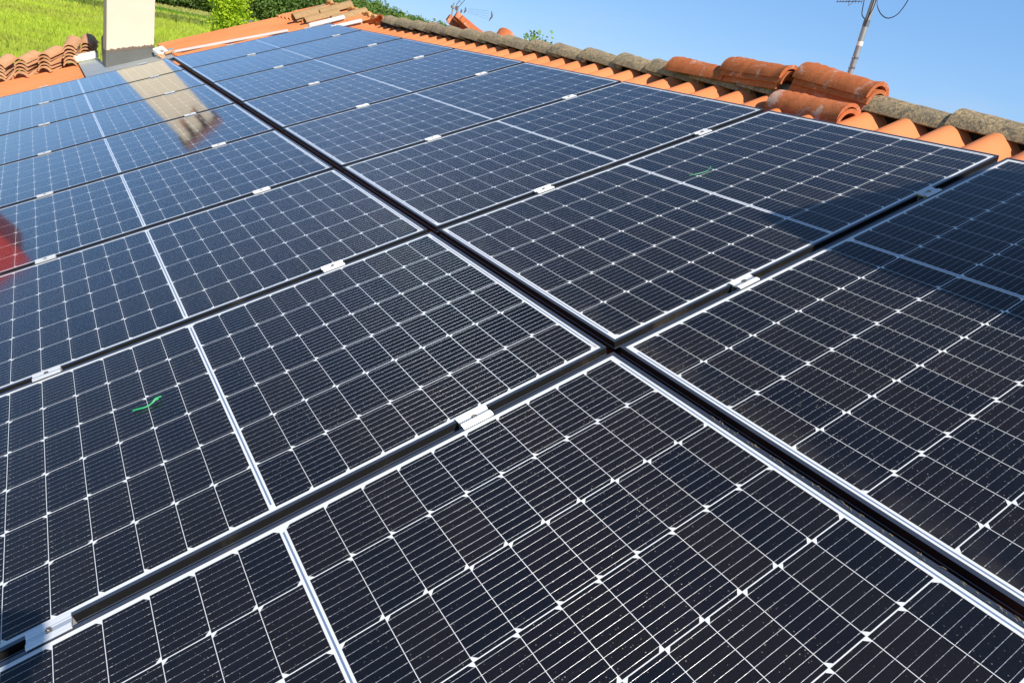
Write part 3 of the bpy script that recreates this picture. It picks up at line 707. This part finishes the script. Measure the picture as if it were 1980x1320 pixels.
m = MB(); m.tube([(4.335, 9.458, 1.292), (4.48, 9.38, 1.55)], .006, 6); m.tube([(4.373, 9.438, 1.271), (4.56, 9.34, 1.58)], .006, 6)
for i in range(6):
    f = i / 5; m.tube([Vector((4.335, 9.458, 1.292)).lerp(Vector((4.48, 9.38, 1.55)), f), Vector((4.373, 9.438, 1.271)).lerp(Vector((4.56, 9.34, 1.58)), f)], .0022, 5)
ap2(m, 'reflector_screen')
m = MB(); m.bevbox((4.33, 9.43, 1.215), (4.372, 9.47, 1.28), .008); ap2(m, 'junction_box')
m = MB(); m.tube([(4.345, 9.453, 1.215), (4.40, 9.425, 1.05)], .004, 6); m.tube([(4.374, 9.437, 1.212), (4.43, 9.41, 1.05)], .004, 6); ap2(m, 'boom')
def bow(cx, cy, cz, w_, h_):
    m = MB(); d = Vector((.88, -.47, 0))
    for sg in (-1, 1):
        p = Vector((cx, cy, cz)); q = p + Vector((0, 0, sg * h_)) + d * (-w_ * .5 if sg < 0 else -w_ * .15)
        m.tube([p + d * w_ * .3, p.lerp(q, .5) + d * w_ * .05, q], [.016, .012, .004], 6)
    ap2(m, 'bow_tie_element')
bow(4.83, 9.186, 1.236, .05, .075); bow(4.468, 9.388, 1.245, .03, .045); bow(4.416, 9.416, 1.222, .012, .03)
m = MB()
for z0_, z1_ in ((1.278, 1.301), (1.258, 1.262), (1.236, 1.224), (1.222, 1.184)):
    m.tube([(4.509, 9.366, z0_), (4.79, 9.21, z1_)], .0013, 4)
ap2(m, 'director_rod')

# ---------------------------------------------------------------- land
def field_material(name):
    n = N(name); wp = n.world(); sep = n.node('ShaderNodeSeparateXYZ'); n.t.links.new(wp, sep.inputs[0])
    yy = n.math('ADD', sep.outputs[1], n.math('MULTIPLY', n.math('SUBTRACT', n.noise(.05, wp, 3), .5), 9))
    f = n.math('DIVIDE', yy, 500.0)
    g1, ol, g2, dg, pale, wd = (.52, .63, .065), (.20, .28, .05), (.50, .60, .07), (.15, .36, .03), (.54, .54, .17), (.06, .10, .02)
    st = [(0, g1), (183/500, g1), (186/500, ol), (201/500, ol), (204/500, g2), (224/500, g2), (227/500, dg), (266/500, dg), (270/500, pale), (372/500, pale), (380/500, wd), (1, wd)]
    c = n.ramp(f, st)
    mp = n.node('ShaderNodeMapping'); mp.inputs['Scale'].default_value = (.35, .12, .3); n.t.links.new(wp, mp.inputs[0])
    v = n.noise(1.0, mp.outputs[0], 5, .6); c = n.mixc(n.math('MULTIPLY', n.smooth(n.noise(.06, wp, 4, .6), .42, .66), .45), c, (.40, .36, .10)); c = n.mixc(n.math('MULTIPLY', n.smooth(v, .40, .70), .6), c, n.mixc(.5, c, (.26, .20, .05)), 'MIX')
    v2 = n.noise(.9, wp, 4, .7); c = n.mixc(n.smooth(v2, .3, .75), n.mixc(1.0, c, (.72, .78, .7), 'MULTIPLY'), c)
    n.set(Base_Color=c, Roughness=.7); n.b.inputs['Specular IOR Level'].default_value = .2
    return n.m
MAT['field'] = field_material('meadow')
gm = MB(); GZ = -5.0
gm.add([(-3000, -2000, GZ), (3000, -2000, GZ), (3000, 3500, GZ), (-3000, 3500, GZ)], [(0, 1, 2, 3)])
tag(gm.build('ground', MAT['field']), 'green farmland around the house', 'ground', None, 'structure')
# standing crop: leaning blades, thick near the house and thinner with distance
def blades(name, y0, y1, n_, hgt, wid, az0, az1, mat, lab):
    t = rng.random(n_); inv = 1 / y0 + (1 / y1 - 1 / y0) * t; yy = 1 / inv; az = np.radians(az0 + (az1 - az0) * rng.random(n_))
    bx = -1.2 + yy * np.tan(az); by = yy - 1.2
    hh = hgt * rng.uniform(.55, 1.15, n_) * (1 + .002 * yy); ww = wid * rng.uniform(.6, 1.3, n_) * (1 + .012 * yy)
    a = rng.uniform(0, np.pi, n_) * .6 - .3 * np.pi; lx = rng.normal(0, .22, n_) * hh; ly = rng.normal(0, .22, n_) * hh
    cx, cy = np.cos(a) * ww, np.sin(a) * ww
    V = np.zeros((n_, 5, 3), np.float32)
    V[:, 0] = np.stack([bx - cx, by - cy, np.full(n_, GZ)], 1); V[:, 1] = np.stack([bx + cx, by + cy, np.full(n_, GZ)], 1)
    V[:, 2] = np.stack([bx + cx * .8 + lx * .45, by + cy * .8 + ly * .45, GZ + hh * .6], 1); V[:, 3] = np.stack([bx - cx * .8 + lx * .45, by - cy * .8 + ly * .45, GZ + hh * .6], 1)
    V[:, 4] = np.stack([bx + lx, by + ly, GZ + hh], 1)
    m = bpy.data.meshes.new(name); m.vertices.add(n_ * 5); m.vertices.foreach_set('co', V.ravel())
    idx = (np.arange(n_)[:, None] * 5 + np.array([0, 1, 2, 3, 3, 2, 4])[None]).astype(np.int32)
    m.loops.add(n_ * 7); m.loops.foreach_set('vertex_index', idx.ravel())
    ls = (np.arange(n_)[:, None] * 7 + np.array([0, 4])[None]).astype(np.int32); m.polygons.add(n_ * 2); m.polygons.foreach_set('loop_start', ls.ravel()); m.update(calc_edges=True); m.validate()
    m.materials.append(mat); o = bpy.data.objects.new(name, m); COL.objects.link(o); return tag(o, lab, 'crop', None, 'stuff')
def crop_material(name, base_mat):
    n = N(name); n.t.nodes.clear() if False else None
    return n
def leafy(name, src):
    """crop blades: same colours as the field under them plus some light through the blade"""
    m = src.copy(); m.name = name; t = m.node_tree; b = t.nodes['Principled BSDF']; col = b.inputs['Base Color'].links[0].from_socket
    tr = t.nodes.new('ShaderNodeBsdfTranslucent'); t.links.new(col, tr.inputs['Color']); mx = t.nodes.new('ShaderNodeMixShader'); mx.inputs[0].default_value = .35
    t.links.new(b.outputs[0], mx.inputs[1]); t.links.new(tr.outputs[0], mx.inputs[2]); t.links.new(mx.outputs[0], t.nodes['Material Output'].inputs['Surface']); return m
MAT['blade'] = leafy('meadow_blades', MAT['field'])
blades('tall_grass', 38, 186, 90000, .55, .045, -16, 16, MAT['blade'], 'tall bright yellow-green grass in the near field')
blades('crop_strips', 186, 375, 26000, 1.0, .10, -12, 20, MAT['blade'], 'strips of darker and paler crops before the wood')

# ---------------------------------------------------------------- trees
def leaf_material(name, c0, c1, tr=.3):
    n = N(name); wp = n.world(); oi = n.node('ShaderNodeObjectInfo').outputs['Random']
    v = n.noise(.45, wp, 4, .65); c = n.mixc(n.smooth(v, .32, .68), c0, c1)
    c = n.mixc(n.math('MULTIPLY', oi, .5), c, tuple(k * .6 for k in c0))
    n.set(Base_Color=c, Roughness=.6); n.b.inputs['Specular IOR Level'].default_value = .25
    t = n.t; trn = t.nodes.new('ShaderNodeBsdfTranslucent'); t.links.new(c, trn.inputs['Color']); mx = t.nodes.new('ShaderNodeMixShader'); mx.inputs[0].default_value = tr
    t.links.new(n.b.outputs[0], mx.inputs[1]); t.links.new(trn.outputs[0], mx.inputs[2]); t.links.new(mx.outputs[0], n.out.inputs['Surface']); return n.m
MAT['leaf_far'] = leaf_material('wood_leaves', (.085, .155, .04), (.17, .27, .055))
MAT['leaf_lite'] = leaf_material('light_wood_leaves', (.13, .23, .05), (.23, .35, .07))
MAT['leaf_bright'] = leaf_material('young_leaves', (.36, .52, .025), (.62, .76, .045), .45)
MAT['bark'] = simple('bark', (.10, .075, .05), .9, 0, .3, 8, .6, 30)
def crown_mesh(name, mat, nclump, nleaf, rx, rz, z0, size, seed, cl=.30):
    r_ = np.random.default_rng(seed); 
    d = r_.normal(size=(nclump, 3)); d /= np.linalg.norm(d, axis=1)[:, None]; rad = r_.uniform(.35, 1, nclump) ** .6
    cc = d * rad[:, None] * np.array([rx, rx, rz]) * r_.uniform(.8, 1.1, (nclump, 1)); cc[:, 2] += z0 + rz
    taper = 1 - .22 * np.clip((cc[:, 2] - z0) / (2 * rz), 0, 1); cc[:, :2] *= taper[:, None]
    ci = r_.integers(0, nclump, nleaf); p = cc[ci] + r_.normal(size=(nleaf, 3)) * rx * cl * np.array([1, 1, .75])
    nr = r_.normal(size=(nleaf, 3)) + np.array([0, 0, .6]); nr /= np.linalg.norm(nr, axis=1)[:, None]
    t = np.cross(nr, r_.normal(size=(nleaf, 3))); t /= np.linalg.norm(t, axis=1)[:, None]; b = np.cross(nr, t)
    s = size * r_.uniform(.6, 1.3, (nleaf, 1)); V = np.stack([p - t*s, p + b*s*.55, p + t*s, p - b*s*.55], 1).astype(np.float32)
    m = bpy.data.meshes.new(name); m.vertices.add(nleaf * 4); m.vertices.foreach_set('co', V.ravel()); m.loops.add(nleaf * 4); m.loops.foreach_set('vertex_index', np.arange(nleaf * 4, dtype=np.int32))
    m.polygons.add(nleaf); m.polygons.foreach_set('loop_start', (np.arange(nleaf) * 4).astype(np.int32)); m.update(calc_edges=True); m.materials.append(mat); return m
def trunk_mesh(name, h, r, seed):
    r_ = random.Random(seed); m = MB(); top = Vector((r_.uniform(-.3, .3), r_.uniform(-.3, .3), h)); m.tube([(0, 0, -.2), (0.05, 0, h * .4), top], [r, r * .75, r * .3], 8)
    for k in range(6):
        a = k * 1.1 + r_.random(); z = h * r_.uniform(.35, .8); m.tube([(0, 0, z), (math.cos(a) * h * .13, math.sin(a) * h * .13, z + h * .12), (math.cos(a) * h * .22, math.sin(a) * h * .22, z + h * .3)], [r * .4, r * .28, r * .1], 6)
    return m.mesh(name, MAT['bark'], True)
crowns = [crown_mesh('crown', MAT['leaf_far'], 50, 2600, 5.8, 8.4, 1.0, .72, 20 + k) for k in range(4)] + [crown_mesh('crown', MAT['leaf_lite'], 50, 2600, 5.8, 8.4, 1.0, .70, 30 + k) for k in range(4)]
trunks = [trunk_mesh('trunk', 12, .28, k) for k in range(3)]
def plant(x, y, ci, s, sz, lab, group, name='tree', cm=None):
    t = empty(name, Matrix.Translation((x, y, GZ)) @ Matrix.Rotation(random.uniform(0, 6.28), 4, 'Z') @ Matrix.Diagonal((s, s, sz, 1)))
    for nm, me in (('trunk', trunks[ci % 3]), ('crown', cm or crowns[ci])):
        o = bpy.data.objects.new(nm, me); COL.objects.link(o); o.parent = t
    return tag(t, lab, 'tree', group)
# edge of the wood: from the meadow's end on the left to the right, three ranks deep
edge = [(-14, 300), (-6, 285), (2, 285), (5, 300), (8, 372), (12, 392), (20, 395), (29, 400), (38, 420)]
def edge_d(az):
    for (a0, d0), (a1, d1) in zip(edge, edge[1:]):
        if a0 <= az <= a1: return d0 + (d1 - d0) * (az - a0) / (a1 - a0)
    return edge[-1][1]
nt_ = 0
for rank in range(4):
    az = -13.0 + rank * .35
    while az < (27.6 - rank * .1):
        d = edge_d(az) + rank * 8 + random.uniform(-3, 3)
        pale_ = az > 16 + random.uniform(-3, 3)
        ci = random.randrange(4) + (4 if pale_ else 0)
        s = random.uniform(.85, 1.15); sz = random.uniform(.90, 1.10) * (.92 if rank == 0 else 1.04)
        if az > 14: sz *= min(1.18, 1.18 - .045 * (az - 20))
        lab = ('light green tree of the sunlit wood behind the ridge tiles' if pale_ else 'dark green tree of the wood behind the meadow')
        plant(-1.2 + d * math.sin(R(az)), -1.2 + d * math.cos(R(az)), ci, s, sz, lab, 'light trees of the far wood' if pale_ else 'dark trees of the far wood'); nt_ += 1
        az += .72 * random.uniform(.8, 1.2)
bc = crown_mesh('crown', MAT['leaf_bright'], 60, 9000, 1.75, 4.2, .6, .16, 77, .26)
plant(-1.2 + 75 * math.sin(R(11.7)), -1.2 + 75 * math.cos(R(11.7)), 0, 1, 1, 'bright yellow-green young tree just beyond the roof edge', None, cm=bc)
plant(-1.2 + 120 * math.sin(R(33.9)), -1.2 + 120 * math.cos(R(33.9)), 0, .45, .58, 'small tree top peeping over the ridge in the middle of the sky line', None, cm=crowns[5])
# shed at the wood's edge
sh = empty('shed', Matrix.Translation((-1.2 + 330 * math.sin(R(13.0)), -1.2 + 330 * math.cos(R(13.0)), GZ)))
m = MB(); m.box((-3, -2, 0), (3, 2, 1.2)); o = m.build('wall', simple('shed_wall', (.2, .17, .15), .9), sh)
m = MB(); m.extr([(-3.4, 1.21), (3.4, 1.21), (0, 2.4)], 'y', -2.4, 2.4); m.build('roof', simple('shed_roof', (.16, .15, .16), .8), sh)
tag(sh, 'small grey-roofed shed at the foot of the far wood', 'shed')
# red aerial lift beyond the eave: only its reflection is seen
lift = empty('aerial_lift', Matrix.Translation((-5.2, 9.6, GZ)))
MAT['red'] = simple('red_paint', (.60, .03, .025), .5, 0, .05, 5)
def lp(mb, name, mat):
    o = mb.build(name, mat); o.parent = lift; o.matrix_parent_inverse = lift.matrix_world.inverted(); return o
m = MB(); m.bevbox((-4.3, 8.6, .05), (-2.78, 9.5, .13), .01); m.bevbox((-4.3, 8.6, .131), (-2.78, 8.64, .96), .01); m.bevbox((-2.82, 8.641, .131), (-2.78, 9.46, .84), .01); m.bevbox((-4.3, 8.641, .131), (-4.26, 9.46, .84), .01); m.bevbox((-4.3, 9.461, .131), (-2.78, 9.5, .84), .01); lp(m, 'basket', MAT['red'])
m = MB(); m.tube([(-3.6, 9.55, .35), (-4.6, 10.6, -2.2), (-5.2, 10.8, -4.0)], .12, 8); lp(m, 'boom', MAT['red'])
m = MB(); m.bevbox((-6.6, 9.2, -4.5), (-4.4, 11.6, -3.9), .05); lp(m, 'chassis', MAT['red'])
for sx in (-6.3, -4.7):
    for sy in (9.3, 11.5):
        m = MB(); m.tube([(sx - .15, sy, -4.6), (sx + .15, sy, -4.6)], .40, 20); lp(m, 'wheel', MAT['cable'])
tag(lift, 'red aerial work lift standing left of the roof, seen reflected in a panel', 'lift')
print('trees', nt_)

# ---------------------------------------------------------------- the photographer behind the camera (casts the corner shadow)
MAT['skin'] = simple('skin', (.55, .33, .23), .55, 0, .08, 20)
MAT['shirt'] = simple('blue_shirt', (.05, .09, .18), .9, 0, .15, 30, .3, 50)
MAT['jeans'] = simple('dark_jeans', (.03, .04, .07), .9, 0, .2, 40, .3, 80)
MAT['hair'] = simple('dark_hair', (.03, .02, .015), .7, 0, .3, 60, .5, 120)
MAT['shoe'] = simple('brown_leather', (.12, .07, .04), .6)
def skinned(name, chains, mat, parent, levels=2):
    """chains: lists of (point, radius); equal points are welded; first vertex is the root"""
    vs = []; es = []; rs = []; idx = {}
    def vid(p, r_):
        k = tuple(round(c, 4) for c in p)
        if k not in idx: idx[k] = len(vs); vs.append(Vector(p)); rs.append(r_)
        return idx[k]
    for chn in chains:
        ids = [vid(p, r_) for p, r_ in chn]
        for a, b in zip(ids, ids[1:]): es.append((a, b))
    me = bpy.data.meshes.new(name); me.from_pydata(vs, es, []); ob = bpy.data.objects.new(name, me); COL.objects.link(ob)
    md = ob.modifiers.new('skin', 'SKIN'); md.use_smooth_shade = True
    for i, d in enumerate(me.skin_vertices[0].data): d.radius = (rs[i], rs[i]); d.use_root = (i == 0)
    sb = ob.modifiers.new('sub', 'SUBSURF'); sb.levels = levels; sb.render_levels = levels
    dg = bpy.context.evaluated_depsgraph_get(); m2 = bpy.data.meshes.new_from_object(ob.evaluated_get(dg)); m2.name = name
    bpy.data.objects.remove(ob); m2.materials.clear(); m2.materials.append(mat)
    o = bpy.data.objects.new(name, m2); COL.objects.link(o)
    if parent: o.parent = parent; o.matrix_parent_inverse = parent.matrix_world.inverted()
    return o
CP = Vector((-1.19245, -1.19312, .6236))
fx = Vector((fw.x, fw.y, 0)).normalized(); sx_ = Vector((fx.y, -fx.x, 0))           # facing direction and its right
B0 = CP - fx * .44; FZ = -.645                                                        # body axis and foot level
def bpt(f, r_, z): return B0 + fx * f + sx_ * r_ + Vector((0, 0, z - B0.z))
per = empty('person', Matrix.Translation((B0.x, B0.y, FZ)))
tag(per, 'person standing behind the camera holding a phone, blue shirt and dark jeans', 'person')
hip, belly, chest, neck, head = bpt(0, 0, .27), bpt(.0, 0, .45), bpt(0, 0, .68), bpt(.0, 0, .86), bpt(.03, 0, 1.0)
ch_ = [[(hip, .125), (belly, .12), (chest, .135), (bpt(0, 0, .79), .10), (neck, .056), (bpt(.02, 0, .92), .055), (head, .088), (bpt(.03, 0, 1.06), .078)]]
shirt = [[(bpt(0, 0, .24), .142), (belly, .135), (chest, .150), (bpt(0, 0, .80), .105), (bpt(0, 0, .845), .068)]]
jeans = [[(bpt(0, 0, .28), .140), (bpt(0, 0, .20), .140)]]
for sg in (-1, 1):
    sh_, el = bpt(0, sg * .175, .78), bpt(.04, sg * .24, .50); pc_ = CP - fw * .055 + rt * (sg * .075) - up * .012
    wr = pc_ - fx * .085 - Vector((0, 0, .03)) + sx_ * (sg * .02)
    ch_.append([(bpt(0, 0, .79), .10), (sh_, .058), (el, .043), (el.lerp(wr, .5), .036), (wr, .025), (wr.lerp(pc_, .5), .027), (pc_, .024)])
    for k, (lf, dz) in enumerate(((.062, .030), (.070, .011), (.066, -.008), (.052, -.026))):
        b_ = pc_ + up * dz * .8; ch_.append([(pc_, .024), (b_ + rt * (sg * .006), .0095), (b_ + fw * lf * .35 + rt * (sg * .012), .0088), (b_ + fw * lf * .5 - rt * (sg * lf * .30), .0082), (b_ + fw * lf * .42 - rt * (sg * lf * .62), .0070)])
    ch_.append([(wr.lerp(pc_, .5), .027), (wr.lerp(pc_, .7) + up * .030 - rt * (sg * .012), .0115), (pc_ + up * .030 - rt * (sg * .034) - fw * .008, .0095), (pc_ + up * .024 - rt * (sg * .052) - fw * .004, .0080)])
    kn, an_ = bpt(.03, sg * .10, -.18), bpt(-.01, sg * .11, -.57)
    ch_.append([(hip, .125), (bpt(0, sg * .085, .20), .085), (kn, .055), (bpt(-.015, sg * .105, -.36), .052), (an_, .036), (bpt(.06, sg * .115, -.605), .036), (bpt(.13, sg * .12, -.62), .030)])
    shirt.append([(bpt(0, 0, .80), .105), (bpt(0, sg * .175, .785), .070), (sh_.lerp(el, .55), .060), (sh_.lerp(el, .75), .058)])
    jeans.append([(bpt(0, 0, .20), .140), (bpt(0, sg * .085, .17), .098), (kn, .070), (bpt(-.012, sg * .105, -.38), .062), (bpt(-.01, sg * .11, -.555), .056)])
    skinned('shoe', [[(bpt(-.05, sg * .11, -.61), .042), (bpt(.06, sg * .115, -.61), .044), (bpt(.16, sg * .12, -.62), .034)]], MAT['shoe'], per)
# nose, ears and brow grow from the head
ch_.append([(head, .088), (head + fx * .085 + Vector((0, 0, .005)), .020), (head + fx * .112 + Vector((0, 0, -.012)), .012)])
for sg in (-1, 1): ch_.append([(head, .088), (head + sx_ * (sg * .080), .018), (head + sx_ * (sg * .092) + Vector((0, 0, .02)) - fx * .01, .011)])
skinned('body', ch_, MAT['skin'], per); skinned('shirt', shirt, MAT['shirt'], per); skinned('trousers', jeans, MAT['jeans'], per)
skinned('hair', [[(head + Vector((0, 0, .055)) - fx * .02, .092), (head + Vector((0, 0, .02)) - fx * .055, .075), (head + Vector((0, 0, -.03)) - fx * .06, .055)], [(head + Vector((0, 0, .055)) - fx * .02, .092), (head + Vector((0, 0, .075)) + fx * .035, .060)]], MAT['hair'], per)
m = MB()
for sg in (-1, 1):
    e_ = head + fx * .083 + sx_ * (sg * .032) + Vector((0, 0, .022)); m.tube([e_ - fx * .004, e_ + fx * .004, e_ + fx * .007], [.012, .011, .005], 10)
o = m.build('eyes', simple('eye_dark', (.03, .02, .02), .2)); o.parent = per; o.matrix_parent_inverse = per.matrix_world.inverted()
m = MB(); lp0 = head + fx * .080 - Vector((0, 0, .045)); m.tube([lp0 - sx_ * .022, lp0 + fx * .010, lp0 + sx_ * .022], [.004, .008, .004], 8)
o = m.build('lips', simple('lips', (.42, .17, .15), .5)); o.parent = per; o.matrix_parent_inverse = per.matrix_world.inverted()
m = MB(); m.bevbox((-.080, -.038, -.010), (.080, .038, -.002), .003)
pm = Matrix(((rt.x, up.x, -fw.x, CP.x - fw.x * .035), (rt.y, up.y, -fw.y, CP.y - fw.y * .035), (rt.z, up.z, -fw.z, CP.z - fw.z * .035), (0, 0, 0, 1)))
tag(m.build('phone', MAT['cable'], None, pm), 'black phone held in both hands of the person taking the picture', 'phone')
